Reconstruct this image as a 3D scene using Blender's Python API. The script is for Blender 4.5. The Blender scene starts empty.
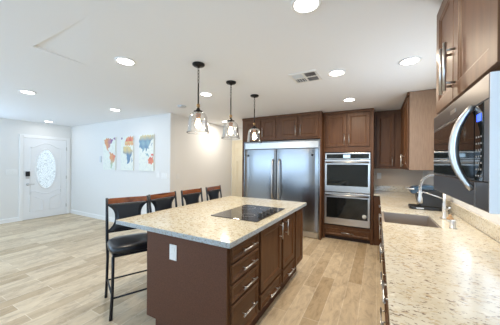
import bpy, bmesh, math, random
from mathutils import Vector, Matrix
random.seed(7)
SC = bpy.context.scene
COL = SC.collection

# ------------------------------------------------------------------ camera
F_PX, HZ, VX, ROLL, EYE = 232.9, 163.8, 377.45, 0.0076, 1.43
yaw = math.atan((VX - 250) / F_PX)
cam_d = bpy.data.cameras.new('camera')
cam = bpy.data.objects.new('camera', cam_d)
COL.objects.link(cam)
cam_d.sensor_fit = 'HORIZONTAL'
cam_d.sensor_width = 36
cam_d.lens = F_PX / 500 * 36
cam_d.shift_y = (HZ - 162.5) / 500
cam_d.clip_start = 0.05
cam.matrix_world = (Matrix.Translation((0, 0, EYE)) @ Matrix.Rotation(yaw, 4, 'Z')
                    @ Matrix.Rotation(math.pi / 2, 4, 'X') @ Matrix.Rotation(ROLL, 4, 'Z'))
SC.camera = cam

# ------------------------------------------------------------------ light
SC.view_settings.view_transform = 'Standard'
SC.view_settings.look = 'None'
SC.view_settings.gamma = 1
SC.view_settings.use_curve_mapping = False
SC.view_settings.exposure = 0.56
SC.cycles.diffuse_bounces = 8

world = bpy.data.worlds.new('sky')
SC.world = world
world.use_nodes = True
wb = world.node_tree.nodes['Background']
wb.inputs[0].default_value = (0.62, 0.80, 1.0, 1)
wb.inputs[1].default_value = 1.6


def area(name, loc, direction, sx, sy, power, col, shape='RECTANGLE', spread=None):
    l = bpy.data.lights.new(name, 'AREA')
    l.shape = shape
    l.size = sx
    if shape in ('RECTANGLE', 'ELLIPSE'):
        l.size_y = sy
    l.energy = power
    l.color = col
    if spread:
        l.spread = spread
    o = bpy.data.objects.new(name, l)
    COL.objects.link(o)
    o.location = loc
    o.rotation_euler = Vector(direction).to_track_quat('-Z', 'Y').to_euler()
    return o


# daylight entering through assumed, unseen openings (behind the camera and over the sink)
area('daylight_patio_door', (-4.5, -2.62, 1.52), (0, 1, 0.9), 4.1, 1.2, 62, (0.46, 0.70, 1.0))
area('daylight_front_window', (-7.72, -0.3, 1.45), (1, 0, 0.9), 3.4, 1.4, 38, (0.46, 0.70, 1.0))
area('added_window_light', (0.17, -2.62, 1.5), (0, 1, 0.7), 0.95, 1.1, 30, (0.45, 0.70, 1.0))  # unseen source added to brighten the microwave side
area('daylight_sink_window', (0.84, 2.78, 1.62), (-1, 0, 0), 1.3, 0.9, 4, (0.85, 0.93, 1.0))

# ------------------------------------------------------------------ materials
def mat(name, col=(0.8, 0.8, 0.8), rough=0.5, metal=0.0, emit=None, estr=0, coat=0, spec=None):
    m = bpy.data.materials.new(name)
    m.use_nodes = True
    b = m.node_tree.nodes['Principled BSDF']
    b.inputs['Base Color'].default_value = (*col, 1)
    b.inputs['Roughness'].default_value = rough
    b.inputs['Metallic'].default_value = metal
    if spec is not None:
        b.inputs['Specular IOR Level'].default_value = spec
    if coat:
        b.inputs['Coat Weight'].default_value = coat
        b.inputs['Coat Roughness'].default_value = 0.1
    if emit:
        b.inputs['Emission Color'].default_value = (*emit, 1)
        b.inputs['Emission Strength'].default_value = estr
    return m


def nd(m, t, **kw):
    n = m.node_tree.nodes.new(t)
    for k, v in kw.items():
        setattr(n, k, v)
    return n


def lk(m, a, b):
    m.node_tree.links.new(a, b)


def bsdf(m):
    return m.node_tree.nodes['Principled BSDF']


def ramp(m, fac, stops, interp='LINEAR'):
    r = nd(m, 'ShaderNodeValToRGB')
    r.color_ramp.interpolation = interp
    e = r.color_ramp.elements
    while len(e) < len(stops):
        e.new(0.5)
    for el, (p, c) in zip(e, stops):
        el.position = p
        el.color = (*c, 1) if len(c) == 3 else c
    lk(m, fac, r.inputs[0])
    return r


def coords(m, scale=(1, 1, 1), rot=(0, 0, 0), loc=(0, 0, 0)):
    g = nd(m, 'ShaderNodeNewGeometry')
    mp = nd(m, 'ShaderNodeMapping')
    mp.inputs['Scale'].default_value = scale
    mp.inputs['Rotation'].default_value = rot
    mp.inputs['Location'].default_value = loc
    lk(m, g.outputs['Position'], mp.inputs['Vector'])
    return mp.outputs[0]


def noise(m, vec, scale, detail=3, rough=0.5, dist=0):
    n = nd(m, 'ShaderNodeTexNoise')
    n.inputs['Scale'].default_value = scale
    n.inputs['Detail'].default_value = detail
    n.inputs['Roughness'].default_value = rough
    n.inputs['Distortion'].default_value = dist
    lk(m, vec, n.inputs['Vector'])
    return n.outputs['Fac']


def mix(m, fac, a, b, blend='MIX'):
    x = nd(m, 'ShaderNodeMix', data_type='RGBA', blend_type=blend)
    for i, s in ((0, fac), (6, a), (7, b)):
        if isinstance(s, (int, float)):
            x.inputs[i].default_value = s
        elif isinstance(s, tuple):
            x.inputs[i].default_value = (*s, 1)
        else:
            lk(m, s, x.inputs[i])
    return x.outputs[2]


def bump(m, h, strength, dist=0.01):
    b = nd(m, 'ShaderNodeBump')
    b.inputs['Strength'].default_value = strength
    b.inputs['Distance'].default_value = dist
    lk(m, h, b.inputs['Height'])
    lk(m, b.outputs[0], bsdf(m).inputs['Normal'])


def paint(name, col, sc=60, st=0.06, rough=0.75):
    m = mat(name, col, rough)
    n = noise(m, coords(m), sc, 4)
    bump(m, n, st, 0.004)
    return m


M_wall = paint('wall_paint', (0.78, 0.775, 0.755))
M_ceil = paint('ceiling_paint', (0.87, 0.885, 0.91), 90, 0.12)
M_cream = paint('cream_wall_paint', (0.80, 0.79, 0.76))
M_trim = mat('white_trim_paint', (0.86, 0.86, 0.85), 0.4)
M_door = mat('white_door_paint', (0.84, 0.85, 0.86), 0.4)
M_creamdoor = mat('cream_door_paint', (0.80, 0.73, 0.56), 0.45)


def wood(name, c1, c2, rough=0.38, axis='z', coat=0.25):
    m = mat(name, c1, rough, coat=coat)
    sc = {'z': (9, 9, 0.9), 'y': (9, 0.9, 9), 'x': (0.9, 9, 9)}[axis]
    v = coords(m, sc)
    n = noise(m, v, 3.0, 5, 0.6, 0.6)
    r = ramp(m, n, [(0.3, c1), (0.72, c2)])
    lk(m, r.outputs[0], bsdf(m).inputs['Base Color'])
    return m


M_cab = wood('brown_stained_maple', (0.088, 0.036, 0.0145), (0.145, 0.065, 0.027), 0.42, 'z', 0.0)
M_cabh = wood('brown_stained_maple_drawer', (0.088, 0.036, 0.0145), (0.145, 0.065, 0.027), 0.42, 'y', 0.0)
for m_ in (M_cab, M_cabh):
    bsdf(m_).inputs['Specular IOR Level'].default_value = 0.32
M_isl = mat('island_laminate', (0.11, 0.046, 0.026), 0.55, spec=0.3)
n_ = noise(M_isl, coords(M_isl, (1, 1, 0.5)), 220, 2)
r_ = ramp(M_isl, n_, [(0.35, (0.092, 0.038, 0.022)), (0.65, (0.128, 0.056, 0.033))])
lk(M_isl, r_.outputs[0], bsdf(M_isl).inputs['Base Color'])
M_side = mat('tan_cabinet_side_laminate', (0.29, 0.19, 0.125), 0.5)
n_ = noise(M_side, coords(M_side, (1, 1, 0.1)), 90, 3)
r_ = ramp(M_side, n_, [(0.3, (0.25, 0.16, 0.105)), (0.7, (0.33, 0.22, 0.15))])
lk(M_side, r_.outputs[0], bsdf(M_side).inputs['Base Color'])
M_dark = mat('dark_toe_kick', (0.03, 0.015, 0.01), 0.6)  # plain dark brown for the toe kicks
M_rail = wood('stool_rail_wood', (0.10, 0.03, 0.014), (0.33, 0.105, 0.035), 0.25, 'y', 0.5)


def granite(name, rot, stretch, tint=None, tsc=52, tcol=(0.56, 0.46, 0.32)):
    m = mat(name, (0.7, 0.6, 0.45), 0.16, spec=0.5)
    v0 = coords(m, (1, 1, 1), (0, 0, rot))
    v1 = coords(m, (1 * stretch, 1, 1), (0, 0, rot))
    base = ramp(m, noise(m, v0, 5, 5, 0.6, 0.8), [(0.30, (0.66, 0.60, 0.48)), (0.52, (0.72, 0.68, 0.58)), (0.72, (0.74, 0.72, 0.66))])
    tan = ramp(m, noise(m, v1, tsc, 4, 0.65, 0.1), [(0.54, (0, 0, 0)), (0.64, (1, 1, 1))])
    c = mix(m, tan.outputs[0], base.outputs[0], tcol)
    grey = ramp(m, noise(m, v1, 85, 3, 0.65, 0.1), [(0.585, (0, 0, 0)), (0.64, (1, 1, 1))])
    c = mix(m, grey.outputs[0], c, (0.27, 0.21, 0.165))
    white = ramp(m, noise(m, v1, 46, 3, 0.6, 0.5), [(0.60, (0, 0, 0)), (0.70, (1, 1, 1))])
    c = mix(m, white.outputs[0], c, (0.84, 0.81, 0.73))
    if tint:
        c = mix(m, 1.0, c, tint, 'MULTIPLY')
    lk(m, c, bsdf(m).inputs['Base Color'])
    return m


M_gran_i = granite('cream_granite_island', 0.5, 0.75, (0.86, 0.83, 0.73), 34, (0.44, 0.34, 0.20))
M_gran = granite('cream_granite', 0.45, 0.55, (0.93, 0.90, 0.84))
M_gran_edge = granite('bluish_granite_edge', 0.2, 1.0, (0.60, 0.70, 0.86))  # same granite with a bluish-grey tint for the edge faces
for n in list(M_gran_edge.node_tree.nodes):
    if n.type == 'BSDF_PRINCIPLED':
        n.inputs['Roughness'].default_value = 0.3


def steel(name, col=(0.28, 0.28, 0.282), rough=0.22, axis='z', scale=300):
    m = mat(name, col, rough, 1.0)
    s = {'z': (1, 1, 0.004), 'x': (0.004, 0.004, 1)}[axis]
    n = noise(m, coords(m, s), scale, 2)
    r = ramp(m, n, [(0.3, (rough - 0.02,) * 3), (0.7, (rough + 0.03,) * 3)])
    lk(m, r.outputs[0], bsdf(m).inputs['Roughness'])
    return m


M_steel = steel('brushed_stainless', axis='x')
M_steelm = mat('microwave_stainless', (0.20, 0.19, 0.19), 0.35, 1.0)
M_steelo = steel('oven_stainless', (0.60, 0.585, 0.56), 0.3, 'x')
M_sink = steel('sink_stainless', (0.44, 0.38, 0.33), 0.5, 'x')
M_chrome = mat('satin_nickel', (0.60, 0.59, 0.575), 0.32, 1.0)
M_glassblk = mat('black_oven_glass', (0.008, 0.010, 0.010), 0.04, spec=0.6)
M_cook = mat('ceramic_glass', (0.035, 0.028, 0.024), 0.05, spec=0.7)
M_blk = mat('black_plastic', (0.012, 0.012, 0.013), 0.35)
M_blkmetal = mat('dark_bronze_metal', (0.018, 0.017, 0.018), 0.4, 0.6)
M_leather = mat('black_vinyl', (0.010, 0.013, 0.019), 0.28, spec=0.6)
n_ = noise(M_leather, coords(M_leather), 180, 2)
bump(M_leather, n_, 0.08, 0.002)
M_stool = mat('black_stool_metal', (0.012, 0.015, 0.022), 0.3, 0.3)
M_white = mat('white_plastic', (0.82, 0.82, 0.80), 0.35)
M_whitedisc = mat('white_disc', (0.75, 0.76, 0.74), 0.5)  # plain white for the round mark on the lower oven glass
M_brass = mat('aged_brass', (0.30, 0.19, 0.09), 0.4, 0.9)
M_copper = mat('worn_copper_socket', (0.36, 0.22, 0.15), 0.5, 0.3)
M_blueblk = mat('glossy_blue_black_lid', (0.035, 0.07, 0.11), 0.15, spec=0.7)
M_mwside = mat('grey_enamel_appliance_side', (0.76, 0.79, 0.82), 0.4)
M_cork = mat('light_wood_knob', (0.45, 0.27, 0.13), 0.6)
M_lamp = mat('lamp_diffuser', (1, 1, 1), 0.5, emit=(1.0, 0.97, 0.92), estr=9)
M_bulb = mat('glowing_bulb', (1, 0.9, 0.7), 0.4, emit=(1.0, 0.80, 0.50), estr=9)
M_disp = mat('lit_display', (0.1, 0.2, 0.3), 0.3, emit=(0.55, 0.78, 1.0), estr=1.0)
M_dispb = mat('lit_blue_display', (0.02, 0.03, 0.2), 0.3, emit=(0.05, 0.12, 1.0), estr=1.6)
M_key = mat('grey_key_print', (0.32, 0.30, 0.28), 0.5)
M_ventblue = mat('vent_louvre_white', (0.62, 0.66, 0.70), 0.5)
M_ventgrey = mat('vent_dark_grey', (0.16, 0.16, 0.17), 0.7)
M_canvas = mat('canvas_side', (0.78, 0.79, 0.74), 0.85)


def thin_glass(name, tint=(1, 1, 1), ior=1.45, extra=0.0):
    m = bpy.data.materials.new(name)
    m.use_nodes = True
    nt = m.node_tree
    nt.nodes.clear()
    out = nd(m, 'ShaderNodeOutputMaterial')
    tr = nd(m, 'ShaderNodeBsdfTransparent')
    tr.inputs[0].default_value = (*tint, 1)
    gl = nd(m, 'ShaderNodeBsdfGlossy')
    gl.inputs['Roughness'].default_value = 0.03
    fr = nd(m, 'ShaderNodeFresnel')
    fr.inputs[0].default_value = ior
    ms = nd(m, 'ShaderNodeMixShader')
    if extra:
        ad = nd(m, 'ShaderNodeMath', operation='ADD')
        lk(m, fr.outputs[0], ad.inputs[0])
        ad.inputs[1].default_value = extra
        lk(m, ad.outputs[0], ms.inputs[0])
    else:
        lk(m, fr.outputs[0], ms.inputs[0])
    lk(m, tr.outputs[0], ms.inputs[1])
    lk(m, gl.outputs[0], ms.inputs[2])
    lk(m, ms.outputs[0], out.inputs[0])
    return m


M_glass = thin_glass('clear_seeded_glass', (0.985, 0.99, 0.995), 1.35, 0.01)

# frosted leaded door glass, faint glow put in for daylight outside
M_oval = mat('leaded_door_glass', (0.80, 0.86, 0.88), 0.25, emit=(0.80, 0.92, 1.0), estr=0.2)
v_ = coords(M_oval)
vo = nd(M_oval, 'ShaderNodeTexVoronoi', feature='DISTANCE_TO_EDGE')
vo.inputs['Scale'].default_value = 30
lk(M_oval, v_, vo.inputs['Vector'])
r_ = ramp(M_oval, vo.outputs['Distance'], [(0.03, (0.42, 0.48, 0.52)), (0.14, (0.84, 0.91, 0.94))])
lk(M_oval, r_.outputs[0], bsdf(M_oval).inputs['Base Color'])

# wood-look plank tile floor
M_floor = mat('wood_look_plank_tile', (0.6, 0.5, 0.4), 0.36)
v_ = coords(M_floor, (1, 1, 1), (0, 0, math.pi / 2))
br = nd(M_floor, 'ShaderNodeTexBrick')
br.offset = 0.37
br.offset_frequency = 2
for k, val in (('Scale', 1.0), ('Mortar Size', 0.003), ('Mortar Smooth', 0.2), ('Bias', 0.0), ('Brick Width', 0.91), ('Row Height', 0.152)):
    br.inputs[k].default_value = val
br.inputs['Color1'].default_value = (0.50, 0.38, 0.235, 1)
br.inputs['Color2'].default_value = (0.71, 0.595, 0.43, 1)
br.inputs['Mortar'].default_value = (0.78, 0.69, 0.55, 1)
lk(M_floor, v_, br.inputs['Vector'])
g_ = noise(M_floor, coords(M_floor, (4, 1.3, 1)), 3.6, 8, 0.72, 0.8)
gr = ramp(M_floor, g_, [(0.25, (0.60, 0.53, 0.46)), (0.5, (1, 0.98, 0.95)), (0.75, (1.22, 1.22, 1.20))])
c_ = mix(M_floor, 1.0, br.outputs['Color'], gr.outputs[0], 'MULTIPLY')
lk(M_floor, c_, bsdf(M_floor).inputs['Base Color'])
bump(M_floor, br.outputs['Fac'], -0.15, 0.002)

# ------------------------------------------------------------------ mesh helpers
def box(bm, x0, x1, y0, y1, z0, z1, mi=0):
    v = [bm.verts.new((x, y, z)) for x in (x0, x1) for y in (y0, y1) for z in (z0, z1)]
    for f in ((0, 1, 3, 2), (4, 6, 7, 5), (0, 4, 5, 1), (2, 3, 7, 6), (0, 2, 6, 4), (1, 5, 7, 3)):
        fc = bm.faces.new([v[i] for i in f])
        fc.material_index = mi


def frame_of(d):
    d = d.normalized()
    a = Vector((0, 0, 1)) if abs(d.z) < 0.9 else Vector((1, 0, 0))
    u = d.cross(a).normalized()
    return u, d.cross(u).normalized()


def tube(bm, pts, r, n=10, mi=0, closed=False, flat=1.0):
    pts = [Vector(p) for p in pts]
    rs = r if isinstance(r, (list, tuple)) else [r] * len(pts)
    rings = []
    u = None
    for i, p in enumerate(pts):
        a = pts[i - 1] if (i > 0 or closed) else p
        b = pts[(i + 1) % len(pts)] if (i < len(pts) - 1 or closed) else p
        d = (b - a).normalized()
        if u is None:
            u, w = frame_of(d)
        else:
            u = (u - d * u.dot(d)).normalized()
            w = d.cross(u).normalized()
        rings.append([bm.verts.new(p + (u * math.cos(t) + w * math.sin(t) * flat) * rs[i]) for t in [2 * math.pi * k / n for k in range(n)]])
    m = len(rings)
    for i in range(m if closed else m - 1):
        A, B = rings[i], rings[(i + 1) % m]
        for k in range(n):
            f = bm.faces.new((A[k], A[(k + 1) % n], B[(k + 1) % n], B[k]))
            f.smooth = True
            f.material_index = mi
    if not closed:
        for A in (rings[0][::-1], rings[-1]):
            f = bm.faces.new(A)
            f.material_index = mi


def lathe(bm, prof, c=(0, 0, 0), n=28, mi=0, cap=True, axis='z'):
    rings = []
    for r, h in prof:
        ring = []
        for k in range(n):
            t = 2 * math.pi * k / n
            a, b = r * math.cos(t), r * math.sin(t)
            p = {'z': (a, b, h), 'x': (h, a, b), 'y': (a, h, b)}[axis]
            ring.append(bm.verts.new(Vector(c) + Vector(p)))
        rings.append(ring)
    for A, B in zip(rings, rings[1:]):
        for k in range(n):
            f = bm.faces.new((A[k], A[(k + 1) % n], B[(k + 1) % n], B[k]))
            f.smooth = True
            f.material_index = mi
    if cap:
        for A in (rings[0], rings[-1]):
            if (A[0].co - A[n // 2].co).length > 1e-4:
                f = bm.faces.new(A)
                f.material_index = mi


def prism(bm, outline, axis, a, b, mi=0):
    """extrude a 2-D outline between a and b along axis"""
    def P(p, h):
        return {'x': (h, p[0], p[1]), 'y': (p[0], h, p[1]), 'z': (p[0], p[1], h)}[axis]
    A = [bm.verts.new(P(p, a)) for p in outline]
    B = [bm.verts.new(P(p, b)) for p in outline]
    n = len(A)
    bm.faces.new(A).material_index = mi
    bm.faces.new(B[::-1]).material_index = mi
    for i in range(n):
        bm.faces.new((A[i], B[i], B[(i + 1) % n], A[(i + 1) % n])).material_index = mi


def obj(name, bm, m, parent=None, bevel=0.0, label=None, segs=2, recalc=True):
    bm.verts.ensure_lookup_table()
    if recalc:
        bmesh.ops.recalc_face_normals(bm, faces=bm.faces)
    if parent is None:
        xs = [v.co for v in bm.verts]
        lo = Vector([min(c[i] for c in xs) for i in range(3)])
        hi = Vector([max(c[i] for c in xs) for i in range(3)])
        org = Vector(((lo.x + hi.x) / 2, (lo.y + hi.y) / 2, lo.z))
    else:
        org = Vector(parent['_org'])
    bm.transform(Matrix.Translation(-org))
    me = bpy.data.meshes.new(name)
    bm.to_mesh(me)
    bm.free()
    for mm in (m if isinstance(m, (list, tuple)) else [m]):
        me.materials.append(mm)
    o = bpy.data.objects.new(name, me)
    COL.objects.link(o)
    if parent is None:
        o.location = org
    else:
        o.parent = parent
    o['_org'] = list(org)
    if bevel:
        bv = o.modifiers.new('bevel', 'BEVEL')
        bv.width = bevel
        bv.segments = segs
        bv.limit_method = 'ANGLE'
        bv.angle_limit = 0.7
    if label:
        o['label'] = label
    return o


def tag(o, label, cat, group=None):
    o['label'] = label
    o['category'] = cat
    if group:
        o['group'] = group
    return o


def thing(name, label, cat, loc=(0, 0, 0), group=None):
    o = bpy.data.objects.new(name, None)
    o.empty_display_size = 0.1
    COL.objects.link(o)
    o.location = loc
    o['_org'] = list(loc)
    return tag(o, label, cat, group)


def struct(name, bm, m, parent=None, bevel=0, recalc=True):
    o = obj(name, bm, m, parent, bevel, recalc=recalc)
    if parent is None:
        o['kind'] = 'structure'
    return o


def B(*a, **k):
    bm = bmesh.new()
    if a:
        box(bm, *a, **k)
    return bm


def copy_tree(o, parent=None):
    c = o.copy()
    COL.objects.link(c)
    c.parent = parent
    for ch in list(o.children):
        copy_tree(ch, c)
    return c


# facing maps: (w, depth-outward, z) -> world
def face_map(face, plane):
    if face == '-y':
        return lambda w, d, z: (w, plane - d, z)
    if face == '+x':
        return lambda w, d, z: (plane + d, w, z)
    return lambda w, d, z: (plane - d, w, z)      # '-x'


def fbox(bm, fm, w0, w1, d0, d1, z0, z1, mi=0):
    a, b = fm(w0, d0, z0), fm(w1, d1, z1)
    box(bm, min(a[0], b[0]), max(a[0], b[0]), min(a[1], b[1]), max(a[1], b[1]), min(a[2], b[2]), max(a[2], b[2]), mi)


def panel_door(parent, name, face, plane, w0, w1, z0, z1, m, fr=0.058, t=0.02, raised=False, label=None):
    fm = face_map(face, plane)
    bm = bmesh.new()

    def ring(i, d):
        return [bm.verts.new(fm(*p)) for p in ((w0 + i, d, z0 + i), (w1 - i, d, z0 + i), (w1 - i, d, z1 - i), (w0 + i, d, z1 - i))]
    if raised:
        seq = [(0, 0), (0, t - 0.003), (0.003, t), (fr, t), (fr + 0.006, t - 0.010), (fr + 0.016, t - 0.010), (fr + 0.04, t - 0.003)]
    else:
        seq = [(0, 0), (0, t - 0.003), (0.003, t), (fr - 0.006, t), (fr, t - 0.004), (fr + 0.005, t - 0.005), (fr + 0.012, t - 0.011)]
    rs = [ring(*s) for s in seq]
    bm.faces.new(rs[0])
    bm.faces.new(rs[-1])
    for a, b in zip(rs, rs[1:]):
        for k in range(4):
            bm.faces.new((a[k], a[(k + 1) % 4], b[(k + 1) % 4], b[k]))
    return obj(name, bm, m, parent, label=label)


def bar_handle(parent, face, plane, w, z, length, vertical=True, off=0.034, r=0.0062, m=None):
    fm = face_map(face, plane)
    bm = bmesh.new()
    h = length / 2
    if vertical:
        tube(bm, [fm(w, off, z - h), fm(w, off, z + h)], r, 10)
        for s in (-1, 1):
            tube(bm, [fm(w, 0, z + s * h * 0.68), fm(w, off, z + s * h * 0.68)], r * 0.75, 8)
    else:
        tube(bm, [fm(w - h, off, z), fm(w + h, off, z)], r, 10)
        for s in (-1, 1):
            tube(bm, [fm(w + s * h * 0.68, 0, z), fm(w + s * h * 0.68, off, z)], r * 0.75, 8)
    return obj('handle', bm, m or M_chrome, parent)


CEIL = 2.44
XL, XR, YB, YF, YN, XH, YH = -7.6, 0.74, 5.32, 3.35, -2.5, -3.67, 5.6

# ------------------------------------------------------------------ room shell
struct('floor', B(XL - 0.12, XR + 0.12, YN - 0.12, YH + 0.12, -0.1, 0.0), M_floor)

bm = bmesh.new()                                   # ceiling with a shallow sloping recess corner
cx0, cx1, cy0, cy1 = XL - 0.12, XR + 0.12, YN - 0.12, YH + 0.12
ax, ay, bx_, by_ = -2.65, 0.87, -1.75, 1.36
V = lambda x, y, z=CEIL: bm.verts.new((x, y, z))
c00, c10, c11, c01 = V(cx0, cy0), V(cx1, cy0), V(cx1, cy1), V(cx0, cy1)
a, b, c = V(ax, ay), V(bx_, ay), V(ax, by_)
ar = V(ax, ay, CEIL + 0.016)
for f in ((c00, c10, a), (c10, b, a), (c10, c11, b), (c11, c, b), (c11, c01, c), (c01, c00, a, c), (a, b, ar), (a, ar, c), (ar, b, c)):
    bm.faces.new(f)
g = bmesh.ops.extrude_face_region(bm, geom=bm.faces[:])
for v in [e for e in g['geom'] if isinstance(e, bmesh.types.BMVert)]:
    v.co.z = CEIL + 0.15
struct('ceiling', bm, M_ceil)


def wall_with_openings(name, axis, p0, p1, a0, a1, m, holes=()):
    """axis 'x': wall spans x in a0..a1, thickness y in p0..p1"""
    bm = bmesh.new()

    def bb(u0, u1, z0, z1):
        if u1 - u0 < 1e-4 or z1 - z0 < 1e-4:
            return
        if axis == 'x':
            box(bm, u0, u1, p0, p1, z0, z1)
        else:
            box(bm, p0, p1, u0, u1, z0, z1)
    cur = a0
    for (h0, h1, z0, z1) in sorted(holes):
        bb(cur, h0, 0, CEIL)
        bb(h0, h1, 0, z0)
        bb(h0, h1, z1, CEIL)
        cur = h1
    bb(cur, a1, 0, CEIL)
    return struct(name, bm, m)


wall_with_openings('wall_left', 'y', XL - 0.12, XL, YN - 0.12, YF + 0.12, M_wall, [(-2.0, 1.4, 0.75, 2.15)])
wall_with_openings('wall_living', 'x', YF, YF + 0.12, XL, XH, M_wall)
wall_with_openings('wall_hall', 'y', XH - 0.12, XH, YF + 0.12, YH + 0.12, M_cream)
wall_with_openings('wall_back', 'x', YH, YH + 0.12, XH, -2.60, M_cream)
M_beige = paint('beige_kitchen_wall_paint', (0.70, 0.60, 0.50))
wall_with_openings('wall_kitchen', 'x', YB, YB + 0.12, -2.68, XR + 0.12, M_beige)
wall_with_openings('wall_right', 'y', XR, XR + 0.12, YN - 0.12, YB, M_wall, [(2.1, 3.45, 1.16, 2.1)])
wall_with_openings('wall_near', 'x', YN - 0.12, YN, XL, XR, M_wall,
                   [(-6.6, -2.4, 0.90, 2.15), (-0.32, 0.66, 0.95, 2.1)])

# windows behind the camera and over the sink
def window(name, axis, p, u0, u1, z0, z1, mull):
    bm = bmesh.new()

    def bb(a0, a1, b0, b1):
        if axis == 'x':
            box(bm, a0, a1, p - 0.05, p + 0.02, b0, b1)
        else:
            box(bm, p - 0.02, p + 0.05, a0, a1, b0, b1)
    bb(u0, u1, z0, z0 + 0.05)
    bb(u0, u1, z1 - 0.05, z1)
    for s in [u0] + [u0 + (u1 - u0) * k / mull - 0.025 for k in range(1, mull)] + [u1 - 0.05]:
        bb(s, s + 0.05, z0 + 0.05, z1 - 0.05)
    struct(name, bm, M_trim)


window('window_1', 'x', YN - 0.04, -6.6, -2.4, 0.90, 2.15, 3)
window('window_added', 'x', YN - 0.04, -0.32, 0.66, 0.95, 2.1, 2)  # unseen window added to let light onto the microwave side
window('window_4', 'y', XL - 0.09, -2.0, 1.4, 0.75, 2.15, 3)
window('window_3', 'y', XR + 0.03, 2.1, 3.45, 1.16, 2.1, 2)


def baseboard(name, axis, p, u0, u1, s):
    bm = bmesh.new()
    prof = [(0, 0), (0.014, 0), (0.014, 0.085), (0.008, 0.10), (0, 0.105)]
    if axis == 'x':
        prism(bm, [(p + s * a, z) for a, z in prof], 'x', u0, u1)
    else:
        prism(bm, [(p + s * a, z) for a, z in prof], 'y', u0, u1)
    struct(name, bm, M_trim)


baseboard('baseboard_living', 'x', YF, XL, XH, -1)
baseboard('baseboard_hall', 'y', XH, YF, YH, 1)
baseboard('baseboard_left', 'y', XL, YN, 2.26, 1)

# front door with oval glass
bm = bmesh.new()
Y0, Y1, ZT = 2.33, 3.23, 2.03
box(bm, XL, XL + 0.03, Y0 - 0.075, Y0, 0, ZT + 0.075)
box(bm, XL, XL + 0.03, Y1, Y1 + 0.075, 0, ZT + 0.075)
box(bm, XL, XL + 0.03, Y0, Y1, ZT, ZT + 0.075)
d1 = struct('door_1', bm, M_trim, bevel=0.006)
leaf = obj('door_leaf', B(XL + 0.001, XL + 0.018, Y0 + 0.003, Y1 - 0.003, 0.012, ZT - 0.003), M_door, d1, 0.002)
yc, zc = 2.78, 1.26
bm = bmesh.new()


def ell(ry, rz, n=40):
    return [(yc + ry * math.cos(2 * math.pi * k / n), zc + rz * math.sin(2 * math.pi * k / n)) for k in range(n)]


tube(bm, [(XL + 0.02, y, z) for y, z in ell(0.215, 0.51)], 0.017, 8, closed=True)
obj('glass_surround', bm, M_door, leaf)
bm = bmesh.new()
prism(bm, ell(0.205, 0.50), 'x', XL + 0.017, XL + 0.024)
obj('oval_glass', bm, M_oval, leaf, label='oval leaded glass')
bm = bmesh.new()                                    # mouldings
def arc_top(y0, y1, z, rise, n=16):
    return [(XL + 0.019, y0 + (y1 - y0) * k / n, z + rise * (0.5 - 0.5 * math.cos(2 * math.pi * k / n))) for k in range(n + 1)]
tube(bm, arc_top(Y0 + 0.13, Y1 - 0.13, 1.80, 0.12), 0.012, 6)
tube(bm, [(XL + 0.019, Y0 + 0.13, 1.80), (XL + 0.019, Y0 + 0.13, 0.62)], 0.008, 6)
tube(bm, [(XL + 0.019, Y1 - 0.13, 1.80), (XL + 0.019, Y1 - 0.13, 0.62)], 0.008, 6)
tube(bm, arc_top(Y0 + 0.13, Y1 - 0.13, 0.72, -0.10), 0.012, 6)
for s in (-1, 1):                                   # lower panels with swept tops
    ya, yb = yc + s * 0.32, yc + s * 0.07
    pts = [(ya, 0.20), (ya, 0.60), (yc + s * 0.20, 0.545), (yb, 0.47), (yb, 0.20)]
    tube(bm, [(XL + 0.019, y, z) for y, z in pts], 0.013, 6, closed=True)
obj('moulding', bm, M_door, leaf)
obj('smart_lock', B(XL + 0.018, XL + 0.045, Y0 + 0.04, Y0 + 0.12, 1.08, 1.20), M_blk, d1, 0.005, label='black keypad lock')
obj('deadbolt', B(XL + 0.018, XL + 0.03, Y0 + 0.045, Y0 + 0.115, 1.02, 1.075), M_chrome, d1, 0.004)
bm = bmesh.new()
lathe(bm, [(0.03, 0), (0.03, 0.012), (0.012, 0.016), (0.012, 0.05)], (XL + 0.018, Y0 + 0.08, 0.88), axis='x')
tube(bm, [(XL + 0.062, Y0 + 0.07, 0.88), (XL + 0.062, Y0 + 0.2, 0.88)], 0.009, 8)
obj('door_handle', bm, M_chrome, d1)
for z in (0.25, 1.02, 1.80):
    obj('hinge', B(XL + 0.018, XL + 0.032, Y1 - 0.012, Y1 + 0.006, z - 0.045, z + 0.045), M_chrome, d1)

# six-panel hall door beside the refrigerator
bm = bmesh.new()
hx0, hx1 = XH + 0.10, -2.80
box(bm, hx0 - 0.075, hx0, YH - 0.02, YH, 0, 2.09)
box(bm, hx1, hx1 + 0.075, YH - 0.02, YH, 0, 2.09)
box(bm, hx0, hx1, YH - 0.02, YH, 2.03, 2.09)
d2 = struct('door_2', bm, M_creamdoor, bevel=0.004)
leaf2 = obj('door_leaf', B(hx0 + 0.003, hx1 - 0.003, YH - 0.012, YH - 0.001, 0.012, 2.027), M_creamdoor, d2)
bm = bmesh.new()
for (px0, px1) in ((hx0 + 0.09, hx0 + 0.34), (hx1 - 0.34, hx1 - 0.09)):
    for (z0, z1) in ((0.2, 0.78), (0.92, 1.52), (1.64, 1.88)):
        for (i, y) in ((0, YH - 0.019), (0.035, YH - 0.016)):
            tube(bm, [(px0 + i, y, z0 + i), (px1 - i, y, z0 + i), (px1 - i, y, z1 - i), (px0 + i, y, z1 - i)], 0.007, 6, closed=True)
obj('panel_moulding', bm, M_creamdoor, leaf2)

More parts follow.
